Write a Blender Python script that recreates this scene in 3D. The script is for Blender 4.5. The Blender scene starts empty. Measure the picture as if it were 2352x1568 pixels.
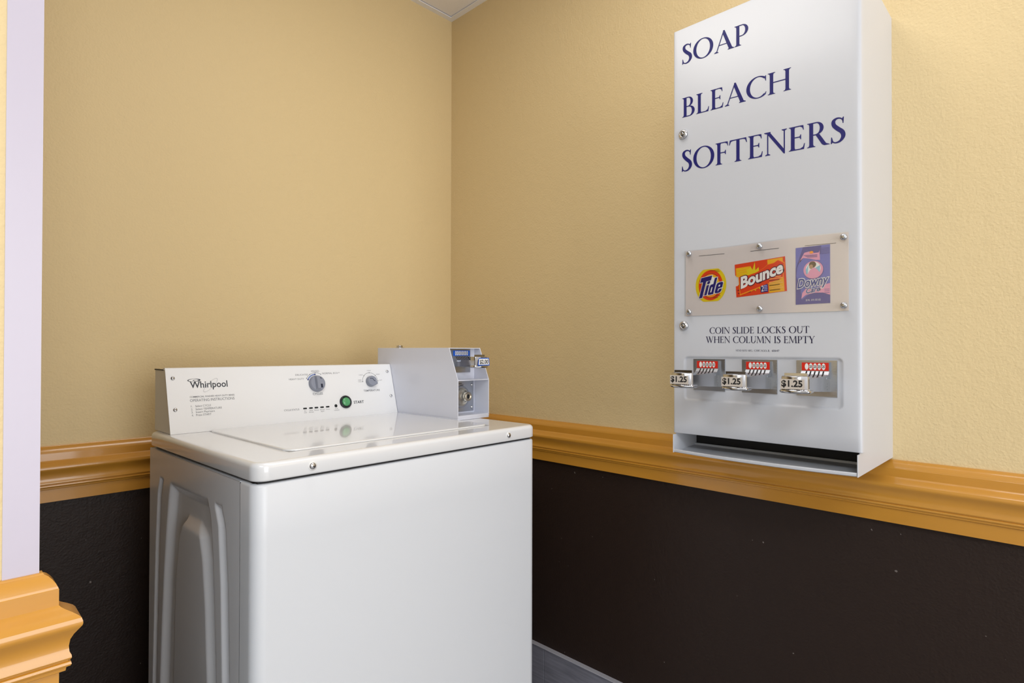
import bpy, bmesh, math, random
from mathutils import Vector, Matrix
R = math.radians
random.seed(7)
sc = bpy.context.scene
COL = sc.collection

# ------------------------------------------------------------------ camera
CAM = (-1.4137, -1.7117, 1.1044)
YAW, PITCH, ROLL, FPX, SY = 0.797, 0.0082, 0.0023, 1316.0361, 10.6734
F0 = Vector((math.sin(YAW), math.cos(YAW), 0)); Rr = Vector((math.cos(YAW), -math.sin(YAW), 0)); Z0 = Vector((0, 0, 1))
fw = F0 * math.cos(PITCH) + Z0 * math.sin(PITCH)
up = -F0 * math.sin(PITCH) + Z0 * math.cos(PITCH)
rt = Rr * math.cos(ROLL) + up * math.sin(ROLL)
up = up * math.cos(ROLL) - Rr * math.sin(ROLL)
cd = bpy.data.cameras.new('camera'); cam = bpy.data.objects.new('camera', cd); COL.objects.link(cam)
cam.matrix_world = Matrix(((rt.x, up.x, -fw.x, CAM[0]), (rt.y, up.y, -fw.y, CAM[1]), (rt.z, up.z, -fw.z, CAM[2]), (0, 0, 0, 1)))
cd.sensor_width = 36; cd.lens = FPX / 2352 * 36; cd.shift_y = SY / 2352; cd.clip_start = .02
sc.camera = cam

# ------------------------------------------------------------------ world, light, exposure
w = bpy.data.worlds.new('world'); sc.world = w; w.use_nodes = True
w.node_tree.nodes['Background'].inputs[0].default_value = (.9, .95, 1, 1)
w.node_tree.nodes['Background'].inputs[1].default_value = .3
ZC = 2.3755
def area(name, loc, size, power, color, rot=(0, 0, 0), sy=None):
    l = bpy.data.lights.new(name, 'AREA'); l.energy = power; l.color = color; l.size = size
    if sy: l.shape = 'RECTANGLE'; l.size_y = sy
    o = bpy.data.objects.new(name, l); COL.objects.link(o); o.location = loc; o.rotation_euler = rot
    return o
LAMPS = [  # x, y, sx, sy, watts, colour : the ceiling light panels
    (-.75, -1.00, .52, .52, 5.0, (1, .97, .92)),
    (-.30, -1.75, .26, .52, 2.3, (.96, .98, 1.0)),
    (-2.30, -2.40, .52, 1.13, 30.0, (.84, .93, 1.0)),
]
for i, (x, y, sx, sy_, p, c) in enumerate(LAMPS):
    area('troffer_lamp', (x, y, ZC - .012), sx, p, c, sy=sy_)
area('rear_fill_light', (-1.2, -4.15, 1.15), 1.6, 45, (.95, .975, 1.0), rot=(R(90), 0, 0), sy=1.9)  # unseen fill light added to brighten the washer front and back wall
vs = sc.view_settings
vs.view_transform = 'Standard'; vs.look = 'None'; vs.gamma = 1; vs.exposure = 0.05
try: vs.use_curve_mapping = False
except Exception: pass

# ------------------------------------------------------------------ helpers
def srgb(r, g, b):
    f = lambda c: (c / 255) / 12.92 if c / 255 <= .04045 else ((c / 255 + .055) / 1.055) ** 2.4
    return (f(r), f(g), f(b), 1)
def mat(name, col, rough=.5, metal=0, spec=.5, coat=0, bump=None, var=None, coat_r=.08):
    m = bpy.data.materials.new(name); m.use_nodes = True
    nt = m.node_tree; b = nt.nodes['Principled BSDF']
    b.inputs['Base Color'].default_value = col; b.inputs['Roughness'].default_value = rough
    b.inputs['Metallic'].default_value = metal; b.inputs['Specular IOR Level'].default_value = spec
    b.inputs['Coat Weight'].default_value = coat; b.inputs['Coat Roughness'].default_value = coat_r
    tc = nt.nodes.new('ShaderNodeTexCoord')
    def noise(scale, det=3, stretch=None):
        n = nt.nodes.new('ShaderNodeTexNoise'); n.inputs['Scale'].default_value = scale; n.inputs['Detail'].default_value = det
        mp = nt.nodes.new('ShaderNodeMapping'); nt.links.new(tc.outputs['Object'], mp.inputs[0])
        if stretch: mp.inputs['Scale'].default_value = stretch
        nt.links.new(mp.outputs[0], n.inputs['Vector']); return n
    if var:   # (scale, amount, stretch)
        n = noise(var[0], 4, var[2] if len(var) > 2 else None)
        mx = nt.nodes.new('ShaderNodeMix'); mx.data_type = 'RGBA'
        mx.inputs[6].default_value = tuple(c * (1 - var[1]) for c in col[:3]) + (1,)
        mx.inputs[7].default_value = tuple(min(1, c * (1 + var[1])) for c in col[:3]) + (1,)
        nt.links.new(n.outputs['Fac'], mx.inputs[0]); nt.links.new(mx.outputs[2], b.inputs['Base Color'])
    if bump:  # (scale, distance, strength[, stretch])
        n = noise(bump[0], 3, bump[3] if len(bump) > 3 else None)
        bp = nt.nodes.new('ShaderNodeBump'); bp.inputs['Distance'].default_value = bump[1]; bp.inputs['Strength'].default_value = bump[2]
        nt.links.new(n.outputs['Fac'], bp.inputs['Height']); nt.links.new(bp.outputs[0], b.inputs['Normal'])
    return m

class MB:
    def __init__(s): s.v = []; s.f = []; s.mi = []; s.sm = []
    def add(s, vs, fs, mi=0, smooth=False):
        o = len(s.v); s.v += [tuple(p) for p in vs]
        for f in fs: s.f.append(tuple(i + o for i in f)); s.mi.append(mi); s.sm.append(smooth)
        return s
    def box(s, x0, x1, y0, y1, z0, z1, mi=0):
        v = [(x, y, z) for z in (z0, z1) for y in (y0, y1) for x in (x0, x1)]
        return s.add(v, [(0, 2, 3, 1), (4, 5, 7, 6), (0, 1, 5, 4), (2, 6, 7, 3), (0, 4, 6, 2), (1, 3, 7, 5)], mi)
    def prism(s, poly, fn, h0, h1, mi=0, smooth=False):
        """poly (a,b) extruded: fn(a,b,h)->xyz"""
        n = len(poly); v = [fn(a, b, h0) for a, b in poly] + [fn(a, b, h1) for a, b in poly]
        s.add(v, [tuple(range(n - 1, -1, -1)), tuple(range(n, 2 * n))], mi)
        return s.add(v, [(i, (i + 1) % n, n + (i + 1) % n, n + i) for i in range(n)], mi, smooth)
    def loft(s, loops, mi=0, smooth=True, cap=True, closed=True):
        n = len(loops[0]); v = [p for l in loops for p in l]; f = []
        for k in range(len(loops) - 1):
            for i in range(n if closed else n - 1):
                j = (i + 1) % n; f.append((k * n + i, k * n + j, (k + 1) * n + j, (k + 1) * n + i))
        s.add(v, f, mi, smooth)
        if cap: s.add(loops[0], [tuple(range(n - 1, -1, -1))], mi); s.add(loops[-1], [tuple(range(n))], mi)
        return s
    def lathe(s, prof, o, ax, ux, n=24, mi=0, smooth=True, capend=True):
        """prof (r,h): rings about axis ax at origin o"""
        o, ax, ux = Vector(o), Vector(ax).normalized(), Vector(ux).normalized(); uy = ax.cross(ux)
        L = [[o + ax * h + ux * r * math.cos(2 * math.pi * i / n) + uy * r * math.sin(2 * math.pi * i / n) for i in range(n)] for r, h in prof]
        return s.loft(L, mi, smooth, capend)
    def build(s, name, mats, parent=None, label=None, bevel=0, auto=False, kind=None):
        me = bpy.data.meshes.new(name); me.from_pydata(s.v, [], s.f)
        if not isinstance(mats, (list, tuple)): mats = [mats]
        for m in mats: me.materials.append(m)
        for p, i, k in zip(me.polygons, s.mi, s.sm): p.material_index = i; p.use_smooth = k
        bm = bmesh.new(); bm.from_mesh(me); bmesh.ops.remove_doubles(bm, verts=bm.verts, dist=1e-6)
        bmesh.ops.recalc_face_normals(bm, faces=bm.faces); bm.to_mesh(me); bm.free()
        o = bpy.data.objects.new(name, me); COL.objects.link(o)
        if parent: o.parent = parent
        if label: o['label'] = label
        if kind: o['kind'] = kind
        if bevel:
            b = o.modifiers.new('bevel', 'BEVEL'); b.width = bevel; b.segments = 3; b.limit_method = 'ANGLE'; b.angle_limit = R(35)
            for p in me.polygons: p.use_smooth = True
            b.harden_normals = True
        return o
LAYER = [0]
def sheet(pts2, frame, h, mi=0, mb=None):
    """flat polygon; frame=(origin,ux,uy,n)"""
    mb = mb or MB(); o, ux, uy, n = frame
    LAYER[0] = (LAYER[0] + 1) % 24; h += LAYER[0] * 4e-6
    mb.add([o + ux * a + uy * b + n * h for a, b in pts2], [tuple(range(len(pts2)))], mi); return mb
def rrect(x0, x1, y0, y1, r, n=6):
    P = []
    for cx, cy, a in ((x1 - r, y0 + r, -90), (x1 - r, y1 - r, 0), (x0 + r, y1 - r, 90), (x0 + r, y0 + r, 180)):
        for i in range(n + 1): t = R(a + 90 * i / n); P.append((cx + r * math.cos(t), cy + r * math.sin(t)))
    return P
def empty(name, loc, rz=0, **kw):
    o = bpy.data.objects.new(name, None); COL.objects.link(o); o.location = loc; o.rotation_euler.z = rz; o.empty_display_size = .1
    for k, v in kw.items(): o[k] = v
    return o
def sm(t): t = max(0, min(1, t)); return t * t * (3 - 2 * t)
def interp(x, xs, ys):
    if x <= xs[0]: return ys[0]
    for a, b, c, d in zip(xs, xs[1:], ys, ys[1:]):
        if x <= b: return c + (d - c) * (x - a) / (b - a)
    return ys[-1]

# text (built-in sans face), returned as triangles fitted to a box on a frame
_tc = {}
def text_geo(body, off=0, shear=0, space=1):
    k = (body, off, shear, space)
    if k in _tc: return _tc[k]
    c = bpy.data.curves.new('t', 'FONT'); c.body = body; c.size = 1; c.resolution_u = 3; c.offset = off; c.shear = shear; c.space_character = space
    o = bpy.data.objects.new('t', c); COL.objects.link(o)
    dg = bpy.context.evaluated_depsgraph_get(); me = bpy.data.meshes.new_from_object(o.evaluated_get(dg))
    v = [(p.co.x, p.co.y) for p in me.vertices]; f = [tuple(p.vertices) for p in me.polygons]
    bpy.data.objects.remove(o); bpy.data.curves.remove(c); bpy.data.meshes.remove(me)
    # each letter gets a hair of its own height so that touching letters never share a plane
    par = list(range(len(v)))
    def find(i):
        while par[i] != i: par[i] = par[par[i]]; i = par[i]
        return i
    for q in f:
        for i in q[1:]: par[find(i)] = find(q[0])
    ids = {}; v = [(x, y, ids.setdefault(find(i), len(ids)) % 12) for i, (x, y) in enumerate(v)]
    _tc[k] = (v, f); return v, f
def text(mb, frame, body, x0, x1, yb, cap, h=.0003, off=0, mi=0, shear=0, tilt=0, ref=None, space=1, fit=None):
    """baseline yb, capital height cap, spans x0..x1; tilt = dy/dx"""
    v, f = text_geo(body, off, shear, space); rv, _ = text_geo(fit or body, 0, shear, space)
    a, b = min(p[0] for p in rv), max(p[0] for p in rv); H = text_geo('H')[0]; ch = max(p[1] for p in H)
    sx = (x1 - x0) / (b - a); s_y = cap / ch; o, ux, uy, n = frame
    P = []
    for x, y, z in v:
        X = x0 + (x - a) * sx; Y = yb + y * s_y + (X - x0) * tilt
        P.append(o + ux * X + uy * Y + n * (h + z * 8e-6))
    mb.add(P, f, mi); return mb

# serif capitals drawn from stems, hairlines and bowls (cap height 1)
SW, HW, SL = .135, .045, .075
def g_stem(x, y0=0, y1=1, w=SW, bl=1, br=1, tl=1, tr=1):
    P = [[(x, y0), (x + w, y0), (x + w, y1), (x, y1)]]
    def ser(y, d, l, r):
        L, Q = SL * l, SL * r
        return [(x - L, y), (x + w + Q, y), (x + w + Q, y + d * .022), (x + w + Q * .25, y + d * .045), (x + w, y + d * .11), (x, y + d * .11), (x - L * .25, y + d * .045), (x - L, y + d * .022)]
    if bl or br: P.append(ser(y0, 1, bl, br))
    if tl or tr: P.append(ser(y1, -1, tl, tr))
    return P
def g_bowl(cx, cy, rx, ry, a0, a1, wx=SW, wy=HW, n=22):
    P = []
    for i in range(n):
        q = []
        for a in (a0 + (a1 - a0) * i / n, a0 + (a1 - a0) * (i + 1) / n):
            c, s_ = math.cos(R(a)), math.sin(R(a)); q.append(((cx + rx * c, cy + ry * s_), (cx + (rx - wx) * c, cy + (ry - wy) * s_)))
        P.append([q[0][0], q[1][0], q[1][1], q[0][1]])
    return P
def g_line(x0, y0, x1, y1, w): return [[(x0 - w / 2, y0), (x0 + w / 2, y0), (x1 + w / 2, y1), (x1 - w / 2, y1)]]
def g_bar(x0, x1, y, w=HW): return [[(x0, y - w / 2), (x1, y - w / 2), (x1, y + w / 2), (x0, y + w / 2)]]
def g_ser(x, y, d, w=HW):   # serif foot for a diagonal
    return [[(x - w / 2 - SL, y), (x + w / 2 + SL, y), (x + w / 2 + SL, y + d * .025), (x + w / 2, y + d * .07), (x - w / 2, y + d * .07), (x - w / 2 - SL, y + d * .025)]]
def g_stroke(pts):
    # catmull-rom centre line with widths
    P = []; C = []
    for i in range(len(pts) - 1):
        p = [pts[max(0, i - 1)], pts[i], pts[i + 1], pts[min(len(pts) - 1, i + 2)]]
        for k in range(5):
            t = k / 5
            C.append(tuple(.5 * (2 * p[1][j] + (p[2][j] - p[0][j]) * t + (2 * p[0][j] - 5 * p[1][j] + 4 * p[2][j] - p[3][j]) * t * t + (3 * p[1][j] - p[0][j] - 3 * p[2][j] + p[3][j]) * t ** 3) for j in range(3)))
    C.append(pts[-1]); E = []
    for i, c in enumerate(C):
        a, b = C[max(0, i - 1)], C[min(len(C) - 1, i + 1)]; dx, dy = b[0] - a[0], b[1] - a[1]; l = math.hypot(dx, dy) or 1
        E.append(((c[0] - dy / l * c[2] / 2, c[1] + dx / l * c[2] / 2), (c[0] + dy / l * c[2] / 2, c[1] - dx / l * c[2] / 2)))
    return [[E[i][0], E[i + 1][0], E[i + 1][1], E[i][1]] for i in range(len(E) - 1)]
def glyph(ch):
    if ch == 'I': return g_stem(.09), .32
    if ch == 'L': return g_stem(.09) + g_bar(.2, .56, .022) + [[(.5, .0), (.57, .0), (.6, .24), (.575, .24), (.53, .1), (.44, .045)]], .62
    if ch in 'EF':
        P = g_stem(.09) + g_bar(.2, .5, .978) + [[(.42, .955), (.535, 1), (.55, .8), (.525, .8), (.5, .9)]] + g_bar(.2, .44, .53) + [[(.43, .43), (.455, .43), (.455, .63), (.43, .63), (.4, .55), (.4, .51)]]
        if ch == 'E': P += g_bar(.2, .52, .022) + [[(.48, .0), (.555, .0), (.59, .24), (.565, .24), (.52, .1), (.42, .045)]]
        return P, .62 if ch == 'E' else .56
    if ch == 'T': return g_stem(.3, tl=0, tr=0) + g_bar(.03, .7, .978) + [[(.0, .78), (.025, .78), (.08, .93), (.16, .955), (.1, 1), (.03, 1)], [(.735, .78), (.71, .78), (.655, .93), (.57, .955), (.63, 1), (.705, 1)]], .735
    if ch == 'H': return g_stem(.09) + g_stem(.69) + g_bar(.2, .7, .53), .91
    if ch == 'O': return g_bowl(.48, .5, .47, .52, 0, 360, .15, .045, 40), .96
    if ch in 'CG':
        P = g_bowl(.5, .5, .48, .52, 48, 312, .15, .045, 34) + [[(.79, .72), (.815, .72), (.815, .97), (.79, .97), (.765, .9), (.745, .86), (.77, .82)]]
        if ch == 'C': P += [[(.8, .12), (.83, .2), (.81, .22), (.76, .14), (.72, .1)]]
        else: P += g_stem(.7, .0, .42, .13, 0, 0, 1, .6)
        return P, .84 if ch == 'C' else .88
    if ch == 'D': return g_stem(.09, tr=0, br=0) + g_bar(.2, .42, .978) + g_bar(.2, .42, .022) + g_bowl(.4, .5, .47, .5, -90, 90, .15, .045), .9
    if ch == 'P': return g_stem(.09, tr=0) + g_bar(.2, .34, .978) + g_bar(.2, .34, .46) + g_bowl(.33, .72, .27, .28, -90, 90, .13, .042), .62
    if ch == 'B': return g_stem(.09, tr=0, br=0) + g_bar(.2, .32, .978) + g_bar(.2, .36, .52) + g_bar(.2, .36, .022) + g_bowl(.31, .755, .22, .245, -90, 90, .12, .04) + g_bowl(.35, .265, .26, .265, -90, 90, .135, .042), .64
    if ch == 'R': return g_stem(.09, tr=0) + g_bar(.2, .34, .978) + g_bar(.2, .36, .49) + g_bowl(.33, .74, .25, .26, -90, 90, .13, .042) + [[(.3, .49), (.44, .49), (.66, .08), (.78, .02), (.78, 0), (.6, 0), (.52, .06)]], .76
    if ch == 'A': return g_line(.1, 0, .43, 1, HW) + [[(.4, 1.03), (.47, 1.03), (.83, 0), (.67, 0), (.395, .84)]] + g_bar(.22, .65, .34, .04) + g_ser(.1, 0, 1) + g_ser(.75, 0, 1, .13), .86
    if ch == 'V' : return [[(.06, 1), (.21, 1), (.47, .12), (.42, -.03), (.38, -.03)]] + g_line(.41, 0, .72, 1, HW) + g_ser(.13, 1, -1, .13) + g_ser(.72, 1, -1), .82
    if ch == 'Y': return [[(.04, 1), (.2, 1), (.44, .45), (.3, .42)]] + g_line(.39, .43, .66, 1, HW) + g_stem(.3, 0, .46, SW, 1, 1, 0, 0) + g_ser(.12, 1, -1, .13) + g_ser(.66, 1, -1), .76
    if ch == 'W': return [[(.04, 1), (.19, 1), (.42, .15), (.38, -.03), (.34, -.03)], [(.46, 1), (.61, 1), (.86, .15), (.82, -.03), (.78, -.03)]] + g_line(.37, 0, .58, .88, HW) + g_line(.81, 0, 1.08, 1, HW) + g_ser(.11, 1, -1, .13) + g_ser(.53, 1, -1, .13) + g_ser(1.08, 1, -1), 1.18
    if ch == 'M': return g_line(.1, 0, .16, 1, HW) + [[(.1, 1), (.24, 1), (.56, .12), (.5, .0)]] + g_line(.51, .02, .83, 1, HW) + [[(.8, 1), (.93, 1), (.99, 0), (.85, 0)]] + g_ser(.1, 0, 1) + g_ser(.92, 0, 1, .13) + g_ser(.14, 1, -1, .1) + g_ser(.88, 1, -1, .1), 1.05
    if ch == 'N': return g_line(.13, 0, .13, 1, HW) + g_line(.75, 0, .75, 1, HW) + [[(.06, 1), (.2, 1), (.77, .12), (.77, -.03), (.73, -.03)]] + g_ser(.13, 0, 1) + g_ser(.12, 1, -1, .1) + g_ser(.75, 1, -1), .87
    if ch == 'U': return g_stem(.09, .3, 1, SW, 0, 0, 1, 1) + g_line(.69, .3, .69, 1, HW) + g_ser(.69, 1, -1) + g_bowl(.4, .33, .31, .36, 180, 360, .12, .06), .82
    if ch == 'K': return g_stem(.09) + g_line(.24, .5, .6, 1, HW) + [[(.25, .53), (.38, .6), (.68, .06), (.78, 0), (.57, 0)]] + g_ser(.6, 1, -1), .78
    if ch == 'S': return g_stroke([(.43, .76, .02), (.415, .86, .035), (.34, .95, .05), (.22, .965, .075), (.12, .88, .12), (.13, .72, .14), (.25, .56, .155), (.4, .4, .155), (.43, .22, .135), (.34, .06, .09), (.2, .01, .055), (.1, .06, .04), (.05, .2, .02)]) + [[(.415, .74), (.44, .74), (.455, .99), (.43, .99), (.39, .93)], [(.04, .25), (.065, .25), (.11, .06), (.05, -.01), (.025, -.01)]], .52
    return [], .34
def serif(mb, frame, body, x0, x1, yb, cap, h=.0003, mi=0, tilt=0):
    P = []; x = 0
    for ch in body:
        g, wd = glyph(ch); P += [[(a + x, b) for a, b in poly] for poly in g]; x += wd + .03
    a = min(p[0] for q in P for p in q); b = max(p[0] for q in P for p in q); sx = (x1 - x0) / (b - a)
    o, ux, uy, n = frame
    for k, q in enumerate(P):
        pts = []
        for X, Y in q:
            X = (X - a) * sx; pts.append(o + ux * (x0 + X) + uy * (yb + Y * cap + X * tilt) + n * (h + (k % 7) * 1e-6))
        mb.add(pts, [tuple(range(len(pts)))], mi)
    return mb

# ------------------------------------------------------------------ materials
def wall_material():
    m = mat('wall_paint_two_tone', (1, 1, 1, 1), .55)
    nt = m.node_tree; b = nt.nodes['Principled BSDF']; L = nt.links
    g = nt.nodes.new('ShaderNodeNewGeometry'); sx = nt.nodes.new('ShaderNodeSeparateXYZ'); L.new(g.outputs['Position'], sx.inputs[0])
    lt = nt.nodes.new('ShaderNodeMath'); lt.operation = 'LESS_THAN'; lt.inputs[1].default_value = .80; L.new(sx.outputs['Z'], lt.inputs[0])
    mx = nt.nodes.new('ShaderNodeMix'); mx.data_type = 'RGBA'; L.new(lt.outputs[0], mx.inputs[0])
    mx.inputs[6].default_value = srgb(*WALL_UP); mx.inputs[7].default_value = srgb(*WALL_LOW)
    # sparse pale flecks chipped in the dark paint
    vo = nt.nodes.new('ShaderNodeTexNoise'); vo.inputs['Scale'].default_value = 75; vo.inputs['Detail'].default_value = 1; L.new(g.outputs['Position'], vo.inputs['Vector'])
    gt = nt.nodes.new('ShaderNodeMath'); gt.operation = 'GREATER_THAN'; gt.inputs[1].default_value = .80; L.new(vo.outputs['Fac'], gt.inputs[0])
    fl = nt.nodes.new('ShaderNodeMath'); fl.operation = 'MULTIPLY'; L.new(gt.outputs[0], fl.inputs[0]); L.new(lt.outputs[0], fl.inputs[1])
    m2 = nt.nodes.new('ShaderNodeMix'); m2.data_type = 'RGBA'; L.new(fl.outputs[0], m2.inputs[0]); L.new(mx.outputs[2], m2.inputs[6]); m2.inputs[7].default_value = srgb(120, 112, 108)
    L.new(m2.outputs[2], b.inputs['Base Color'])
    rg = nt.nodes.new('ShaderNodeMapRange'); L.new(lt.outputs[0], rg.inputs[0]); rg.inputs[3].default_value = .5; rg.inputs[4].default_value = .5; b.inputs['Specular IOR Level'].default_value = .3; L.new(rg.outputs[0], b.inputs['Roughness'])
    n = nt.nodes.new('ShaderNodeTexNoise'); n.inputs['Scale'].default_value = 190; n.inputs['Detail'].default_value = 2.5; L.new(g.outputs['Position'], n.inputs['Vector'])
    n2 = nt.nodes.new('ShaderNodeTexNoise'); n2.inputs['Scale'].default_value = 45; n2.inputs['Detail'].default_value = 3; L.new(g.outputs['Position'], n2.inputs['Vector'])
    ad = nt.nodes.new('ShaderNodeMath'); ad.operation = 'ADD'; L.new(n.outputs['Fac'], ad.inputs[0]); L.new(n2.outputs['Fac'], ad.inputs[1])
    bp = nt.nodes.new('ShaderNodeBump'); bp.inputs['Distance'].default_value = .0016; bp.inputs['Strength'].default_value = .65
    L.new(ad.outputs[0], bp.inputs['Height']); L.new(bp.outputs[0], b.inputs['Normal'])
    return m
WALL_UP = (229, 205, 157); WALL_LOW = (42, 30, 25)
M = {}
M['wall'] = wall_material()
M['offwhite'] = mat('off_white_wall_paint', srgb(226, 224, 218), .7, bump=(120, .001, .3))
M['rail'] = mat('ochre_gloss_paint', srgb(205, 144, 50), .3, coat=.6, var=(14, .06, (1, 1, 6)), bump=(160, .0003, .2), coat_r=.08)
M['guard'] = mat('white_corner_guard', srgb(200, 192, 207), .35, bump=(40, .001, .12))
M['tile'] = mat('ceiling_tile', srgb(246, 243, 244), .9, bump=(300, .001, .6), var=(220, .03))
M['tbar'] = mat('ceiling_grid_metal', srgb(246, 245, 248), .5)
M['black'] = mat('dark_gap', (.006, .006, .008, 1), .6)
M['enamel'] = mat('white_enamel', srgb(232, 232, 234), .16, coat=.6, coat_r=.04)
M['enamel_side'] = mat('white_painted_steel', srgb(228, 229, 234), .3, coat=.2, coat_r=.08, bump=(700, .0002, .12))
M['enamel_front'] = mat('satin_white_enamel', srgb(222, 224, 229), .38, coat=.15, coat_r=.3)
M['face'] = mat('console_white', srgb(236, 236, 238), .3)
M['inkgrey'] = mat('grey_print', srgb(120, 120, 126), .5)
M['inkdark'] = mat('dark_print', srgb(40, 44, 56), .5)
M['inksilver'] = mat('silver_print', srgb(172, 174, 180), .4)
M['inkblue'] = mat('blue_print', srgb(122, 140, 190), .5)
M['navy'] = mat('navy_lettering', srgb(26, 26, 108), .4)
M['inknavy'] = mat('blue_black_lettering', srgb(34, 30, 66), .45)
M['knob'] = mat('grey_plastic', srgb(140, 144, 158), .38, bump=(400, .0002, .2))
M['knobdark'] = mat('dark_blue_plastic', srgb(30, 36, 58), .4)
M['green'] = mat('green_button', srgb(80, 160, 104), .25, coat=.5)
M['blackp'] = mat('black_plastic', srgb(18, 26, 32), .3)
M['chrome'] = mat('polished_chrome', (.50, .51, .54, 1), .17, 1)
M['satin'] = mat('satin_zinc', (.42, .44, .48, 1), .42, 1)
M['steel'] = mat('brushed_steel', (.50, .52, .56, 1), .28, 1, bump=(300, .0003, .4, (1, 1, 8)))
M['screw'] = mat('zinc_screw', (.62, .62, .64, 1), .25, 1)
M['disp'] = mat('dispenser_white_paint', srgb(207, 209, 216), .42, coat=.15, coat_r=.2, bump=(500, .0002, .15))
M['meter'] = mat('meter_case_white', srgb(222, 224, 236), .3, coat=.3, bump=(500, .0002, .12))
M['brass'] = mat('worn_lock_metal', (.50, .44, .34, 1), .3, 1)
M['paper'] = mat('display_paper', srgb(216, 206, 204), .7)
M['white'] = mat('white_print', srgb(240, 238, 236), .5)
M['label'] = mat('price_label_paper', srgb(206, 196, 186), .45)
M['red'] = mat('red_label', srgb(214, 36, 16), .4)
M['blue'] = mat('blue_label', srgb(24, 92, 200), .4)
M['wood'] = mat('grey_wood_plank', srgb(128, 128, 140), .35, var=(9, .5, (1, 1.2, 16)), bump=(60, .0006, .4, (1, .4, 8)))
M['woodcap'] = mat('grey_caulk_edge', srgb(172, 172, 182), .5)
M['floor'] = mat('grey_plank_floor', srgb(150, 148, 150), .4, var=(5, .4, (.6, 8, 1)), bump=(40, .0005, .3))
def clear_material():
    m = bpy.data.materials.new('clear_acrylic'); m.use_nodes = True; nt = m.node_tree
    for n in list(nt.nodes): nt.nodes.remove(n)
    o = nt.nodes.new('ShaderNodeOutputMaterial'); t = nt.nodes.new('ShaderNodeBsdfTransparent'); t.inputs[0].default_value = (.99, .99, .985, 1)
    g = nt.nodes.new('ShaderNodeBsdfGlossy'); g.inputs['Roughness'].default_value = .12
    fr = nt.nodes.new('ShaderNodeFresnel'); fr.inputs[0].default_value = 1.45; mx = nt.nodes.new('ShaderNodeMixShader')
    mx.inputs[0].default_value = .07; nt.links.new(t.outputs[0], mx.inputs[1]); nt.links.new(g.outputs[0], mx.inputs[2]); nt.links.new(mx.outputs[0], o.inputs[0])
    return m
M['clear'] = clear_material()

# ------------------------------------------------------------------ room
XC, YC = -1.3332, -.9652          # outer corner of the wing wall beside the alcove
XL, YB = -3.75, -4.2
def struct(name, mb, m, label, **kw):
    o = mb.build(name, m, **kw); o['kind'] = 'structure'; o['label'] = label; return o
struct('floor', MB().box(XL - .1, .1, YB - .1, .1, -.06, 0), M['floor'], 'grey wood-look plank floor')
ZT = ZC + .12
struct('wall_right', MB().box(0, .1, YB, .1, 0, ZT), M['wall'], 'cream textured wall over dark brown dado, carrying the white dispenser')
struct('wall_back', MB().box(XL - .1, 0, 0, .1, 0, ZT), M['wall'], 'cream textured wall over dark brown dado behind the washer')
struct('wall_wing', MB().box(XL, XC, YC, YC + .03, 0, ZT), M['wall'], 'near partition wall end at the left edge of the photo')
struct('wall_left', MB().box(XL - .1, XL, YB, .1, 0, ZT), M['offwhite'], 'left wall of the laundry room')
struct('wall_rear', MB().box(XL - .1, .1, YB - .1, YB, 0, ZT), M['offwhite'], 'rear wall behind the camera')
# ceiling: slab, tiles in a grid, wall angle
ceil = struct('ceiling', MB().box(XL - .1, .1, YB - .1, .1, ZT, ZT + .05), M['tile'], 'suspended ceiling of white tiles in a metal grid')
WA = .021; TS = .61
xe = [-WA]; 
while xe[-1] > XL: xe.append(xe[-1] - TS)
ye = [-WA]
while ye[-1] > YB: ye.append(ye[-1] - TS)
lampcells = {(0, 2): 0}
tm = None
for i in range(len(xe) - 1):
    for j in range(len(ye) - 1):
        x1, x0, y1, y0 = xe[i], xe[i + 1], ye[j], ye[j + 1]
        if any(x0 - .02 < lx < x1 + .02 and y0 - .02 < ly < y1 + .02 and False for lx, ly, *_ in LAMPS): continue
        if tm is None:
            t = MB().box(-TS / 2 + .003, TS / 2 + .004, -TS / 2 + .003, TS / 2 + .004, 0, .015).build('ceiling_tile', M['tile'], ceil); tm = t
        else:
            t = tm.copy(); COL.objects.link(t)
        t.location = ((x0 + x1) / 2, (y0 + y1) / 2, ZC + .0052)
struct('trim_1', MB().box(XL, 0, -WA, 0, ZC, ZC + .003), M['tbar'], 'white metal ceiling angle along the back wall')
struct('trim_2', MB().box(-WA, 0, YB, -WA, ZC, ZC + .003), M['tbar'], 'white metal ceiling angle along the right wall')
g = MB()
for x in xe[1:-1]: g.box(x - .012, x + .012, YB, -.01, ZC + .001, ZC + .004)
for y in ye[1:-1]: g.box(XL, -.01, y - .012, y + .012, ZC + .0005, ZC + .0035)
struct('trim_3', g, M['tbar'], 'white metal ceiling grid')
# ceiling lights (out of frame, carrying the lamps)
lens_m = mat('light_lens', (.9, .9, .9, 1), .4)
for k, (x, y, sx, sy_, p_, c_) in enumerate(LAMPS):
    L = empty('ceiling_light', (x, y, ZC - .01), label=['square ceiling light panel above the washer', 'small ceiling light panel beside the dispenser', 'long ceiling light panel on the left side of the room'][k], category='ceiling light')
    a, b = sx / 2 + .03, sy_ / 2 + .03
    MB().box(-a, a, -b, -b + .03, 0, .015).box(-a, a, b - .03, b, 0, .015).box(-a, -a + .03, -b + .03, b - .03, 0, .015).box(a - .03, a, -b + .03, b - .03, 0, .015).build('frame', M['tbar'], L)
    MB().box(-a + .03, a - .03, -b + .03, b - .03, .004, .008).build('lens', lens_m, L)

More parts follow.
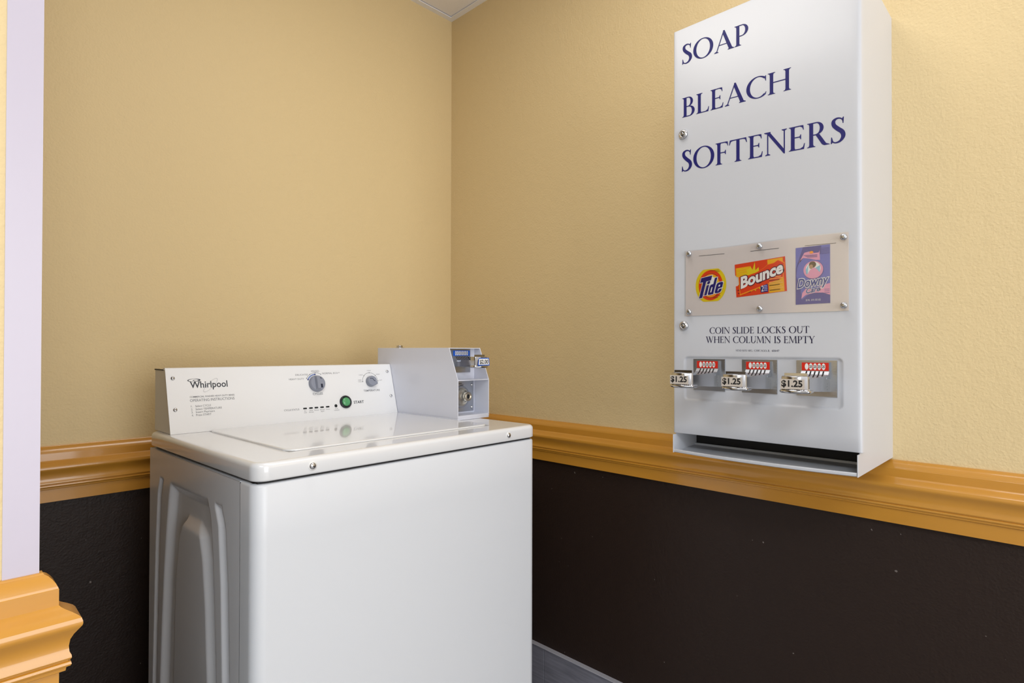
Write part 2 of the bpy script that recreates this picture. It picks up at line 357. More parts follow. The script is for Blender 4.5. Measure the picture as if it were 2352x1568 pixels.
# chair rail: measured profile (projection, height), swept with mitres
PROF = [(0, .8800), (.0038, .8798), (.0043, .8790), (.0047, .8780), (.0075, .8764), (.0106, .8730), (.0132, .8688), (.0147, .8652), (.0150, .8640), (.0154, .8636), (.0154, .8610), (.0154, .8472), (.0170, .8452), (.0198, .8432), (.0245, .8405), (.0295, .8372),
        (.0316, .8348), (.0325, .8318), (.0327, .8294), (.0322, .8272), (.0300, .8240), (.0262, .8185), (.0236, .8131), (.0226, .8065), (.0231, .8005), (.0246, .7975), (.0249, .7950),
        (.0240, .7932), (.0222, .7926), (.0222, .7916), (.0243, .7908), (.0248, .7885), (.0240, .7868), (.0209, .7850), (.0205, .7818), (.0190, .7808), (.0159, .7800), (.0157, .7512), (0, .7512)]
def rail(name, A, B, nrm, mA, mB, label, prof=PROF):
    A, B, n = Vector(A), Vector(B), Vector(nrm); d = (B - A).normalized(); mb = MB()
    L = []
    for P_, s_, mk in ((A, -1, mA), (B, 1, mB)):
        L.append([Vector((*(P_ + n * p + d * (s_ * mk * p)), z)) for p, z in prof])
    mb.loft(L, smooth=True)
    o = struct(name, mb, M['rail'], label)
    for p in o.data.polygons: p.use_smooth = len(p.vertices) == 4
    o.data.set_sharp_from_angle(angle=R(24))
    return o
rail('trim_4', (XL, YC), (XC, YC), (0, -1), 0, 1, 'ochre moulded chair rail on the near wall end, foreground left')
rail('trim_5', (XC, YC), (XC, YC + .005), (1, 0), 1, 0, 'short ochre chair rail return around the near wall end')
rail('trim_6', (XL, 0), (0, 0), (0, -1), 0, -1, 'ochre moulded chair rail on the back wall behind the washer')
rail('trim_7', (0, 0), (0, YB), (-1, 0), -1, 0, 'ochre moulded chair rail on the right wall below the dispenser')
# white corner guard on the wing wall end
struct('trim_8', MB().box(-1.3602, XC, YC - .0016, YC, .8798, ZC).box(XC, XC + .0012, YC - .0016, YC + .027, .8798, ZC), M['guard'], 'smooth white corner strip down the near wall end')
# frame made up to surround the unseen fill light behind the camera
wf = MB()
for x0, x1, z0, z1 in ((-2.06, -2.0, .14, 2.16), (-.40, -.34, .14, 2.16), (-2.0, -.40, .14, .20), (-2.0, -.40, 2.10, 2.16)): wf.box(x0, x1, YB, YB + .05, z0, z1)
struct('fill_frame_1', wf, M['tbar'], 'white frame added around the unseen fill light behind the camera')
# plank baseboards
def base(name, axis, fixed, stops, sgn, label):
    par = None
    e = MB()
    lo, hi = min(stops[0], stops[-1]), max(stops[0], stops[-1])
    if axis == 'y': e.box(fixed, fixed + sgn * .004, lo, hi, 0, .1475)
    else: e.box(lo, hi, fixed, fixed + sgn * .004, 0, .1475)
    par = struct(name, e, M['woodcap'], label)
    for a, b in zip(stops, stops[1:]):
        lo, hi = min(a, b) + .0008, max(a, b) - .0008
        t = MB(); c = MB(); t0 = .0036
        if axis == 'y': t.box(fixed + sgn * t0, fixed + sgn * .0135, lo, hi, .001, .1445)
        else: t.box(lo, hi, fixed + sgn * t0, fixed + sgn * .0135, .001, .1445)
        t.build('plank', M['wood'], par, bevel=.0012)
    return par
bb = base('baseboard_right', 'y', 0, [-.0, -.4914, -1.40, -2.31, -3.22, -4.13], -1, 'grey wood-look plank baseboard on the right wall')
MB().box(-.0165, -.003, -4.13, -.001, .1445, .1478).build('edge_cap', M['woodcap'], bb, bevel=.001)
base('baseboard_back', 'x', 0, [XL, -2.9, -2.0, -1.1, -.02], -1, 'grey plank baseboard behind the washer')

# ------------------------------------------------------------------ washing machine
W = .683; ZCAB = .8904; ZR = .9251; DEP = .5324
WM = empty('washing_machine', (-1.0516, -.7938, 0), .0288, label='white top-loading coin laundry washer with a slanted control console, in the alcove corner', category='washing machine')
VX, VY, VZ = Vector((1, 0, 0)), Vector((0, 1, 0)), Vector((0, 0, 1))
# side panel with pressed relief (left)
def side_h(v, z):
    def band(a, b): return min(v - a, b - v)
    zk = [.08, .30, .40, .526, .65, .74, .80, .83]
    vf = interp(z, zk, [.140, .143, .146, .150, .160, .168, .178, .190])
    vr = interp(z, zk, [.466, .461, .456, .447, .434, .421, .409, .400])
    def rbox(d1, d2, r):   # rounded intersection distance
        if d1 < r and d2 < r: return r - math.hypot(r - d1, r - d2)
        return min(d1, d2)
    top = .838 + (v - .3) * -.01
    dz = min(top - z, z - .07)
    h = 0
    # main recess: gentle ramp at the rear and the top, tight at the front
    a = sm(rbox((v - vf), dz * .45, .012) / .007); b = sm(rbox((vr - v), dz, .012) / .024); c = sm(dz / .022)
    h += -.0125 * min(a, b, c)
    # raised pillow inside
    pf = interp(z, [.08, .30, .51, .64, .72, .76, .775], [.158, .164, .172, .184, .198, .214, .235])
    pr = interp(z, [.08, .44, .65, .74, .775], [.392, .380, .371, .352, .325])
    q = min(sm(rbox(v - pf, (.786 - z), .03) / .026), sm(rbox(pr - v, (.786 - z), .01) / .006), sm((z - .11) / .02), sm((.786 - z) / .03))
    h += .0115 * q
    # side grooves
    for e0, e1 in (([.084, .086, .092, .100, .112, .128], -1), ([.507, .505, .497, .489, .479, .466], 1)):
        edge = interp(z, [.08, .386, .55, .70, .80, .83], e0)
        if e1 < 0: d1, d2 = v - edge, (edge + .034) - v
        else: d1, d2 = v - (edge - .028), edge - v
        wf, wr = .007, .013
        g_ = min(sm(d1 / wf), sm(d2 / wr), sm((.838 - z) / .014), sm((z - .08) / .02))
        h += -.008 * g_
    return h
def side_panel():
    mb = MB(); nv, nz = 210, 250; v0, v1, z0, z1 = .0545, DEP, .02, ZCAB
    zz = [z0 + (z1 - z0) * j / nz for j in range(nz + 1)]
    for j, z in enumerate(zz): pass
    V = [(-side_h(v0 + (v1 - v0) * i / nv, z), v0 + (v1 - v0) * i / nv, z) for z in zz for i in range(nv + 1)]
    # note: x = -h, recess moves inward (+x)
    Fs = [(j * (nv + 1) + i, (j + 1) * (nv + 1) + i, (j + 1) * (nv + 1) + i + 1, j * (nv + 1) + i + 1) for j in range(nz) for i in range(nv)]
    mb.add(V, Fs, 0, True)
    return mb
o = side_panel()
o.box(.0, .012, v0 := .0545, DEP, ZCAB - .0012, ZCAB)
o.box(.014, .016, .0545, DEP, .02, ZCAB)
o.build('side_panel', M['enamel_side'], WM, label='pressed steel side panel with arched recesses')
MB().box(W - .006, W, .0545, DEP, .02, ZCAB).build('side_panel', M['enamel_side'], WM, bevel=.002)
MB().box(.002, W - .002, DEP - .004, DEP, .02, ZCAB).build('rear_panel', M['enamel_side'], WM)
# front panel: one sheet wrapping both front corners
rc = .022; path = [(.0, .0535)] + [(rc - rc * math.cos(R(a)), rc - rc * math.sin(R(a))) for a in range(0, 91, 9)] + [(W - rc + rc * math.sin(R(a)), rc - rc * math.cos(R(a))) for a in range(0, 91, 9)] + [(W, .0535)]
mb = MB(); loops = []
cx, cy = W / 2, .25
def ins(p, d):
    x, y = p; return (x + (d if x < .1 else -d if x > W - .1 else 0) * (1 if y > rc * .3 else .6), y + (d if y < rc else 0))
for z, d in ((.05, 0), (.2, 0), (.5, 0), (.8, 0), (ZCAB - .004, 0), (ZCAB - .0012, .0012), (ZCAB, .004), (ZCAB, .012)):
    loops.append([(*ins(p, d), z) for p in path])
mb.loft(loops, cap=False, closed=False); mb.build('front_panel', M['enamel_front'], WM, label='plain white front panel with rounded corners')
MB().box(.02, W - .02, .04, .5, .0, .05).build('kick_base', M['black'], WM, label='dark recessed base')
MB().box(.01, W - .01, .012, DEP - .01, ZCAB - .02, ZCAB + .004).build('gap_shade', M['black'], WM, label='black filler for the shade in the gap under the top')  # black block painted in for the shade of the gap, no real part
# top: rounded slab
def slab(mb, x0, x1, y0, y1, z0, z1, rcn, re, n=8, mi=0, open_bottom=False):
    loops = []
    for k in range(6):
        a = R(90 * k / 5) if re else 0
    lv = [(z0, .003), (z0 + .0015, .0005), (z0 + .003, 0)] + [(z1 - re + re * math.sin(R(a)), re - re * math.cos(R(a))) for a in range(0, 91, 15)]
    for z, d in lv:
        loops.append([(x, y, z) for x, y in rrect(x0 + d, x1 - d, y0 + d, y1 - d, max(rcn - d, .001), n)])
    mb.loft(loops); return mb
slab(MB(), 0.0, W + .001, -.0015, DEP + .012, ZCAB + .0046, ZR, .024, .009).build('top_cover', M['enamel'], WM, label='white enamelled top with rolled edges')
# lid, slightly proud with a soft shoulder
mb = MB(); slab(mb, .088, .590, .069, .4432, ZR - .004, ZR + .0034, .022, .0032); mb.build('lid', M['enamel'], WM, label='glossy rectangular lid')
MB().box(.0895, .5885, .0675, .4440, ZR - .001, ZR + .0003).build('lid_seam', mat('seam_shadow_grey', srgb(150, 150, 152), .5), WM)
# screws on the front edge
for u, z in ((.0968, .9090), (.5825, .9090)):
    m_ = MB(); m_.lathe([(.0062, 0), (.0060, .0014), (.0046, .0030), (.0026, .0040), (.0012, .0042)], (u, -.0015, z), (0, -1, 0), (1, 0, 0), 20)
    m_.lathe([(.0078, -.0001), (.0078, .0006), (.006, .0008)], (u, -.0015, z), (0, -1, 0), (1, 0, 0), 20, 1)
    m_.box(u - .0025, u + .0025, -.0058, -.0054, z - .0004, z + .0004, 2)
    m_.build('screw', [M['screw'], M['white'], M['black']], WM)
# ---- console
CX, CW = .013, .5822
cb, ct, cr_, zt = .4442, .4834, .5541, 1.0643
dv = Vector((0, ct - cb, zt - ZR)); CL = dv.length; dv.normalize()
nf = Vector((0, -dv.z, dv.y))
mb = MB(); body = [(cb + .002, ZR), (ct + .0015, zt - .003), (cr_, zt - .003), (cr_, ZR)]
mb.prism(body, lambda a, b, h: (h, a, b), CX + .0015, CX + CW - .0015)
CON = mb.build('console', M['enamel_side'], WM, bevel=.0012, label='slanted white control console')
mb = MB(); plate = [(cb - .001, ZR + .0002), (ct - .0012, zt), (ct + .0012, zt + .0012), (ct + .013, zt + .0012), (ct + .013, zt - .0005), (ct + .0012, zt - .0012), (cb + .0008, ZR + .0002)]
mb.prism(plate, lambda a, b, h: (h, a, b), CX, CX + CW); mb.build('faceplate', M['face'], CON, bevel=.0005)
MB().box(CX - .0003, CX + .002, ct + .0135, cr_ - .002, zt - .0045, zt - .0018).build('slit', M['black'], CON, label='dark slit at the console end')
fr = (Vector((CX, cb - .001, ZR + .0002)), VX, dv, nf)   # console face frame (u, t)
def con(a, b, h=0): return fr[0] + VX * a + dv * b + nf * h
for a, b in ((.0137, .1222), (.0133, .0526), (.5684, .1235), (.5686, .0523)):
    m_ = MB(); m_.lathe([(.0044, 0), (.0042, .0012), (.0030, .0024), (.0012, .0030)], con(a, b), nf, VX, 18)
    m_.lathe([(.0017, .0028), (.0010, .0031)], con(a, b), nf, VX, 8, 1); m_.build('screw', [M['screw'], M['black']], CON)
# logo
mb = MB(); text(mb, fr, 'Whirlpool', .0470, .1255, .0990, .0145, .0004, off=.012, mi=0, fit='Whirlpool')
def ring(mb, fr_, cx, cy, rx, ry, rot, w0, w1, mi, h=.0004, a0=0, a1=360, n=40):
    o_, ux, uy, n_ = fr_; P = []
    for i in range(n + 1):
        a = R(a0 + (a1 - a0) * i / n); ww = w0 + (w1 - w0) * abs(math.cos(a))
        for k in (0, 1):
            x, y = (rx - ww * k) * math.cos(a), (ry - ww * k * (.6)) * math.sin(a)
            X, Y = x * math.cos(rot) - y * math.sin(rot), x * math.sin(rot) + y * math.cos(rot)
            P.append(o_ + ux * (cx + X) + uy * (cy + Y) + n_ * h)
    mb.add(P, [(2 * i, 2 * i + 1, 2 * i + 3, 2 * i + 2) for i in range(n)], mi)
ring(mb, fr, .0555, .1165, .0135, .0036, .03, .0005, .0022, 0, .0004)
ring(mb, fr, .0600, .1163, .0070, .0018, .05, .0004, .0016, 0, .00042)
ring(mb, fr, .0890, .1040, .0215, .0062, .76, .0008, .0009, 1, .00045)
mb.build('logo_lettering', [M['inkdark'], M['inksilver']], CON)
mb = MB(); text(mb, fr, 'COMMERCIAL WASHER HEAVY DUTY SERIES', .0440, .1384, .0772, .0036, off=.003)
text(mb, fr, 'OPERATING INSTRUCTIONS', .0438, .1380, .0682, .0058, mi=1)
for n_, s_, x1, b in (('1.', 'Select CYCLE', .0857, .0560), ('2.', 'Select TEMPERATURE', .1082, .0490), ('3.', 'Insert Payment', .0928, .0427), ('4.', 'Press START', .0848, .0360)):
    text(mb, fr, n_, .0445, .0480, b, .0043, mi=1); text(mb, fr, s_, .0535, x1, b, .0043, mi=1)
mb.build('instruction_lettering', [mat('mid_print', srgb(90, 90, 98), .5), M['inkgrey']], CON)
# dial legends
mb = MB()
text(mb, fr, 'MIXED', .3354, .3573, .1278, .0042); text(mb, fr, 'DELICATES', .2914, .3253, .1193, .0042)
text(mb, fr, 'NORMAL ECO', .3656, .4105, .1213, .0042); text(mb, fr, '*', .4120, .4165, .1213, .0042)
text(mb, fr, 'HEAVY DUTY', .2735, .3135, .1085, .0042)
mb.build('cycle_legend', M['inkgrey'], CON)
text(MB(), fr, 'CYCLES', .3320, .3595, .0675, .0052, off=.01).build('dial_name', M['inkgrey'], CON); mb = MB(); text(mb, fr, 'TEMPERATURE', .4816, .5338, .0682, .0052, off=.005, mi=1)
mb.build('dial_name', [M['inkgrey'], M['inkgrey']], CON)
text(MB(), fr, 'START', .4459, .4772, .0372, .0072, off=.012).build('start_lettering', M['inkdark'], CON); mb = MB()
text(mb, fr, 'CYCLE STATUS', .2515, .2905, .0312, .0042); mb.build('status_name', M['inkgrey'], CON); mb = MB()
for s_, x, y in (('COLD', .5015, .1262), ('COLD', .4740, .1145), ('WARM', .5290, .1148), ('HOT', .5375, .0975), ('PRE', .4700, .1000), ('COLD', .4690, .0955)):
    text(mb, fr, s_, x, x + .0028 * len(s_) + .001, y, .0026)
mb.build('temperature_legend', M['inkgrey'], CON); mb = MB()
for s1, s2, x in (('In', 'Use', .3058), ('Wash', 'Rinse', .3216), ('Rinse', '', .3364), ('Final', 'Spin', .3521), ('Done', '', .3680), ('Lid', 'Locked', .3925)):
    for s_, y in ((s1, .0268), (s2, .0226)):
        if s_: ww = .0024 * len(s_); text(mb, fr, s_, x - ww / 2, x + ww / 2, y, .0026)
mb.build('status_legend', M['inkgrey'], CON); mb = MB()
def arc(cx, cy, r, a0, a1, w, mi, n=24, h=.0003):
    P = []
    for i in range(n + 1):
        a = R(a0 + (a1 - a0) * i / n)
        for k in (-1, 1): P.append(con(cx + (r + k * w / 2) * math.cos(a), cy + (r + k * w / 2) * math.sin(a), h))
    mb.add(P, [(2 * i, 2 * i + 1, 2 * i + 3, 2 * i + 2) for i in range(n)], mi)
def dotp(cx, cy, r, mi=2, h=.00035, n=12): mb.add([con(cx + r * math.cos(2 * math.pi * i / n), cy + r * math.sin(2 * math.pi * i / n), h) for i in range(n)], [tuple(range(n))], mi)
KX, KT = .3455, .0968
arc(KX, KT, .0290, 58, 150, .0007, 2); arc(KX, KT, .0245, 92, 152, .0036, 3)
for a in (58, 90, 122, 150): dotp(KX + .029 * math.cos(R(a)), KT + .029 * math.sin(R(a)), .0011)
for a in (92, 152): dotp(KX + .0245 * math.cos(R(a)), KT + .0245 * math.sin(R(a)), .0020, 4)
DL = [M['inkgrey'], M['inkgrey'], M['inkdark'], M['inkblue'], mat('deep_blue_print', srgb(40, 50, 120), .5)]
mb.build('dial_scale', DL, CON); mb = MB()
TX, TT = .5078, .0968
arc(TX, TT, .0245, 0, 180, .0007, 2)
for a in (0, 42, 90, 138, 180): dotp(TX + .0245 * math.cos(R(a)), TT + .0245 * math.sin(R(a)), .0012)
mb.build('dial_scale', DL, CON)
# cycle knob
mb = MB(); c0 = con(KX, KT - .0005)
mb.lathe([(.0215, 0), (.0215, .003), (.0198, .0095), (.0186, .0105), (.0178, .0108)], c0, nf, VX, 40)
def kbox(x0, x1, y0, y1, h0, h1, mi, cx, cy, rot=0, taper=.0015):
    def q(x, y, h):
        X, Y = x * math.cos(rot) - y * math.sin(rot), x * math.sin(rot) + y * math.cos(rot); return con(cx + X, cy + Y, h)
    A = [q(x, y, h0) for x, y in ((x0, y0), (x1, y0), (x1, y1), (x0, y1))]
    B = [q(x, y, h1) for x, y in ((x0 + taper, y0 + taper), (x1 - taper, y0 + taper), (x1 - taper, y1 - taper), (x0 + taper, y1 - taper))]
    mb.add(A + B, [(4, 5, 6, 7), (0, 1, 5, 4), (1, 2, 6, 5), (2, 3, 7, 6), (3, 0, 4, 7)], mi)
kbox(-.0085, .0040, -.0175, .0175, .0108, .0185, 0, KX, KT, 0, .0022)
kbox(.0060, .0115, -.0130, -.0030, .0108, .0116, 1, KX, KT, 0, .0004)
kbox(.0045, .0055, .0020, .0105, .0108, .0115, 1, KX, KT, .12, 0)
kbox(-.0045, .0045, .0148, .0160, .0108, .0115, 1, KX, KT - .0005, -.45, 0)
mb.build('cycle_knob', [M['knob'], M['knobdark']], CON, label='larger grey dial with a raised grip')
mb = MB(); c1 = con(TX, TT - .001)
outl = []
for i in range(40):
    a = 2 * math.pi * i / 40; r_ = .0150; da = (a - R(-28) + math.pi) % (2 * math.pi) - math.pi
    r_ += .0042 * max(0, 1 - abs(da) / .38); outl.append((r_ * math.cos(a), r_ * math.sin(a)))
mb.loft([[con(TX + x * k, TT - .001 + y * k, h) for x, y in outl] for k, h in ((1, 0), (1, .003), (.95, .011), (.9, .0125), (.8, .0132))])
kbox(-.0095, .0015, .0045, .0057, .0132, .0138, 1, TX, TT, -.08, 0); kbox(.001, .0095, -.0006, .0006, .0132, .0138, 1, TX, TT + .0035, -.75, 0)
mb.build('temperature_knob', [M['knob'], M['knobdark']], CON, label='smaller grey pointer dial')
mb = MB(); mb.lathe([(.0170, 0), (.0170, .0035), (.0150, .0052), (.0128, .0052), (.0120, .0030)], con(.4212, .0435), nf, VX, 32)
mb.lathe([(.0118, .0025), (.0116, .0050), (.0098, .0066), (.0060, .0076), (.002, .0079)], con(.4212, .0435), nf, VX, 28, 1)
mb.build('start_button', [M['blackp'], M['green']], CON, label='round green push button in a black ring')
for x in (.3058, .3216, .3364, .3521, .3680):
    mb = MB(); P = rrect(x - .0050, x + .0050, .0343 - .0019, .0343 + .0019, .0018, 4)
    mb.loft([[con(a, b, h) for a, b in P] for h in (-.0005, .0007)], smooth=False); mb.build('indicator_light', M['blackp'], CON)
mb = MB(); mb.lathe([(.0041, 0), (.0041, .0008), (.003, .0011)], con(.3918, .0352), nf, VX, 18); mb.build('indicator_light', M['blackp'], CON)

# ------------------------------------------------------------------ coin meter box on the washer
MX0, MX1, MF, MTF, MB0, MZ1, MZT, MR = .5962, .7090, .1890, .2240, .9300, 1.0274, 1.1120, .5450
cth, sth = math.cos(.0288), math.sin(.0288)
def w2(u, v): return (-1.0516 + u * cth - v * sth, -.7938 + u * sth + v * cth)
CM = empty('coin_meter', (*w2(MX0, MF), ZR), .0288, label='white steel coin slide box standing on the right rear of the washer top', category='coin box')
bw, bd = MX1 - MX0, MR - MF; b0, b1, b2 = MB0 - ZR, MZ1 - ZR, MZT - ZR; st = MTF - MF
t_ = .0022
prof = [(0, b0), (bd, b0), (bd, b2), (st, b2), (0, b1)]
for x0, x1 in ((0, t_), (bw - t_, bw)):
    MB().prism(prof, lambda a, b, h: (h, a, b), x0, x1).build('case_side', M['meter'], CM, bevel=.0006)
MB().box(t_, bw - t_, st, bd, b2 - t_, b2).box(t_, bw - t_, bd - t_, bd, b0, b2 - t_).build('case_top', M['meter'], CM, bevel=.0005)
MB().box(0, bw, .0005, bd, 0.0003, b0).build('plinth', M['meter'], CM, bevel=.001)
MB().box(t_, bw - t_, .0012, .056, b0, b0 + .0065).build('case_floor', M['meter'], CM, bevel=.0006)
MB().box(t_, bw - t_, .0008, .056, b1 - .0012, b1 + .0012).build('case_shelf', M['meter'], CM, bevel=.0005)
MB().box(t_, bw - t_, .0560, .0580, b0, b2 - t_).build('inner_panel', M['meter'], CM)
# lock plate in the lower recess
mb = MB().box(.0035, bw - .006, .0535, .0560, b0 + .010, b1 - .003)
LK = mb.build('lock_plate', M['steel'], CM, bevel=.0008)
lx, lz = .0815 - .0, .9805 - ZR
mb = MB(); mb.lathe([(.0300, .0), (.0290, .0035), (.0235, .0040), (.0225, .0012), (.010, .0012)], (.058, .0535, lz), (0, -1, 0), (1, 0, 0), 40); mb.build('lock_surround', M['steel'], LK)
mb = MB(); mb.lathe([(.0125, .0), (.0125, .0110), (.0108, .0125), (.0072, .0125), (.0060, .0095)], (.077, .0535, lz), (0, -1, 0), (1, 0, 0), 32)
mb.lathe([(.0058, .0095), (.0057, .0102), (.002, .0102)], (.077, .0535, lz), (0, -1, 0), (1, 0, 0), 20, 1); mb.build('lock_cylinder', [M['brass'], M['black']], LK)
for z in (b0 + .020, b1 - .016):
    mb = MB(); mb.lathe([(.0046, 0), (.0040, .0020), (.0020, .0030)], (bw - .0135, .0535, z), (0, -1, 0), (1, 0, 0), 16); mb.build('rivet', M['screw'], LK)
mb = MB(); f_ = (Vector((0, .0534, 0)), VX, VZ, Vector((0, -1, 0)))
mb.box(.040, .062, .0532, .0535, b1 - .0125, b1 - .0110); mb.box(.056, .068, .0532, .0535, b1 - .0165, b1 - .0150); mb.build('stamped_marks', M['black'], LK)

def coin_slide(parent, org, ux, dn, cw, n_slots, lab, hand, price, label_mat, hh=.0235, plate_z=(-.029, .037), L=.115, ph=None, label=None):
    """org: centre on the mounting face, ux: to the right, dn: outward; z 0 = slide centre"""
    ux, dn = Vector(ux), Vector(dn); o = Vector(org); uz = VZ
    def P(a, h, z): return o + ux * a + dn * h + uz * z
    def bx(mb, a0, a1, h0, h1, z0, z1, mi=0):
        v = [P(a, h, z) for z in (z0, z1) for h in (h0, h1) for a in (a0, a1)]
        mb.add(v, [(0, 2, 3, 1), (4, 5, 7, 6), (0, 1, 5, 4), (2, 6, 7, 3), (0, 4, 6, 2), (1, 3, 7, 5)], mi); return mb
    hw = cw / 2; z0, z1 = plate_z
    mb = bx(MB(), -hw, hw, 0, .0028, z0, z1)
    # ribbed side borders of the plate
    for k in range(13):
        z = z0 + .003 + k * (z1 - z0 - .006) / 12.5
        for s_ in (-1, 1): bx(mb, s_ * (hw - .0035) - .0028, s_ * (hw - .0035) + .0028, .0028, .0036, z, z + .0022)
    root = mb.build('coin_slide', M['steel'], parent, bevel=0, label=label)
    # cast housing carrying the label and coin slots
    mb = MB()
    ztop = z1 - .003; zl = ztop - .0165
    pr = [(.0028, ztop), (.0095, ztop - .0003), (.0100, zl), (.0150, zl - .006), (.0230, zl - .011), (.0240, zl - .0135), (.0028, zl - .0135)]
    v = [P(-hh, h, z) for h, z in pr] + [P(hh, h, z) for h, z in pr]; n = len(pr)
    mb.add(v, [tuple(range(n)), tuple(range(2 * n - 1, n - 1, -1))] + [(i, (i + 1) % n, n + (i + 1) % n, n + i) for i in range(n)])
    for k in range(n_slots):   # dark coin slots running down the sloping face
        a = (-.5 + (k + .5) / n_slots) * 2 * hh * .76
        for (h0, za), (h1, zb) in (((.0103, zl - .0002), (.0153, zl - .0060)), ((.0153, zl - .0060), (.0233, zl - .0110))):
            q = [P(a - .0013, h0, za), P(a + .0013, h0, za), P(a + .0013, h1, zb), P(a - .0013, h1, zb)]
            mb.add(q, [(0, 1, 2, 3)], 1)
    mb.build('slot_housing', [M['satin'], M['black']], root)
    mb = MB(); bx(mb, -hh + .0008, hh - .0008, .0100, .0104, zl + .0008, ztop - .0010, 0)
    zc = (zl + ztop) / 2; fr_ = (o, ux, uz, dn)
    for k in range(n_slots):
        a = (-.5 + (k + .5) / n_slots) * 2 * hh * .76; rx = hh * .66 / n_slots; rz = .0060
        mb.add([P(a + rx * math.cos(2 * math.pi * i / 18), .01055, zc + rz * math.sin(2 * math.pi * i / 18)) for i in range(18)], [tuple(range(18))], 1)
        if not (lab == '25' and k == 0) : text(mb, fr_, '25' if lab == '25' else '25', a - rx * .72, a + rx * .72, zc - .0022, .0046, .0108, off=.02, mi=2)
    mb.build('coin_label', [label_mat, M['white'], M['inkdark']], root)
    # tongue that slides, with side cheeks
    tw = .0215; mb = MB()
    bx(mb, -tw, tw, .0028, L - .012, -.0030, .0005)
    for s_ in (-1, 1):
        a0, a1 = (s_ * tw, s_ * (tw + .0016)) if s_ > 0 else (-tw - .0016, -tw)
        q = [(0.0028, -.0178), (L - .012, -.0118), (L - .012, .0092), (.0028, .0128)]
        if s_ < 0: q = [(0.0028, -.0140), (L - .012, -.0090), (L - .012, .0040), (.0028, .0060)]
        v = [P(a, h, z) for a in (a0, a1) for h, z in q]
        mb.add(v, [(0, 1, 2, 3), (7, 6, 5, 4), (0, 4, 5, 1), (1, 5, 6, 2), (2, 6, 7, 3), (3, 7, 4, 0)])
    bx(mb, -tw, tw, .0028, L - .012, -.0128, -.0112)
    mb.build('slide_tongue', M['chrome'], root)
    # handle: bowed chrome cup with rolled lower lip
    mb = MB(); hwid = .0222
    path = [(-hwid, L - .026)] + [(-hwid + .006 - .006 * math.cos(R(t)), L - .0135 + .006 * math.sin(R(t))) for t in range(0, 76, 15)]
    path += [(hwid * k / 6, L - .0075 + .0075 * (1 - (k / 6) ** 2)) for k in (-3.6, -2.4, -1.2, 0, 1.2, 2.4, 3.6)]
    path += [(-x, y) for x, y in reversed(path[:7])]
    lo = []
    for (e, z) in ((-.006, -.0135), (.0, -.0155), (.0028, -.0142), (.0031, -.0118), (.0014, -.0098), (.0, -.0085), (.0, .0122), (-.0008, .0134), (-.0018, .0134), (-.0022, .012), (-.0022, -.0085), (-.006, -.0100)):
        row = []
        for i, (a, h) in enumerate(path):
            p, q = path[max(0, i - 1)], path[min(len(path) - 1, i + 1)]; dx, dy = q[0] - p[0], q[1] - p[1]; l = math.hypot(dx, dy)
            row.append(P(a - dy / l * e, h + dx / l * e, z))
        lo.append(row)
    mb.loft(lo + [lo[0]], 0, True, False, False)
    for k in range(-5, 6): bx(mb, k * .0034 - .0011, k * .0034 + .0011, L + .0005 - .0075 * (k * .0034 / hwid) ** 2, L + .0012 - .0075 * (k * .0034 / hwid) ** 2, -.0098, -.0086, 1)
    # rear upright of the cup
    bx(mb, -tw * .85, tw * .85, L - .0165, L - .0150, -.0030, .0185)
    mb.build('handle', [M['chrome'], M['black']], root)
    # price label
    mb = MB(); lw = .0192
    def lp(a, z, e=.0012): return P(a, L + e, z)
    if label_mat == M['blue']:
        fr2 = (P(0, L + .0004, 0), ux, uz, dn)
        mb.add([lp(-lw - .003, -.0095), lp(lw + .001, -.0095), lp(lw - .0015, .0105), lp(-lw + .0005, .0105)], [(0, 1, 2, 3)], 2)
        mb.add([lp(-lw, -.0072, .0014), lp(lw - .0015, -.0072, .0014), lp(lw - .0035, .0082, .0014), lp(-lw + .0015, .0082, .0014)], [(0, 1, 2, 3)], 0)
        text(mb, fr2, price, -lw + .004, lw - .0045, -.0046, .0098, .0012, off=.02, mi=1)
    else:
        fr2 = (P(0, L - .0002, 0), ux, uz, dn)
        mb.add([lp(-lw, -.0082), lp(lw, -.0082), lp(lw, .0088), lp(-lw, .0088)], [(0, 1, 2, 3)], 0)
        text(mb, fr2, price, -lw + .0022, lw - .0035, -.0038, .0102, .0016, off=.03, mi=1)
    mb.build('price_label', [M['label'] if label_mat != M['blue'] else M['white'], M['inkdark'] if label_mat == M['blue'] else M['black'], M['blue']], root)
    return root
coin_slide(CM, (.0540, .0560, 1.0757 - ZR), (1, 0, 0), (0, -1, 0), .078, 8, '8', None, '$2.00', M['blue'], plate_z=(-.030, .0335), L=.0950, hh=.0310, label='chrome coin slide with a blue two-dollar tag')
mb = MB(); mb.lathe([(.0130, 0), (.0125, .0016), (.0090, .0020), (.0090, .0075), (.0060, .0085)], (.060, .33, b2), (0, 0, 1), (1, 0, 0), 16); mb.build('top_bolt', M['screw'], CM)

# ------------------------------------------------------------------ dispenser on the right wall
DY0, DY1, DZT, DZB = -1.0872, -1.4436, 1.8068, .8838
DD = .2666
DS = empty('detergent_dispenser', (0, DY0, DZB), R(-90), label='tall white wall-mounted soap, bleach and softener vending cabinet with three coin slides', category='dispenser')
DW = DY0 - DY1; DH = DZT - DZB; q_ = .0018
zd = .9261 - DZB
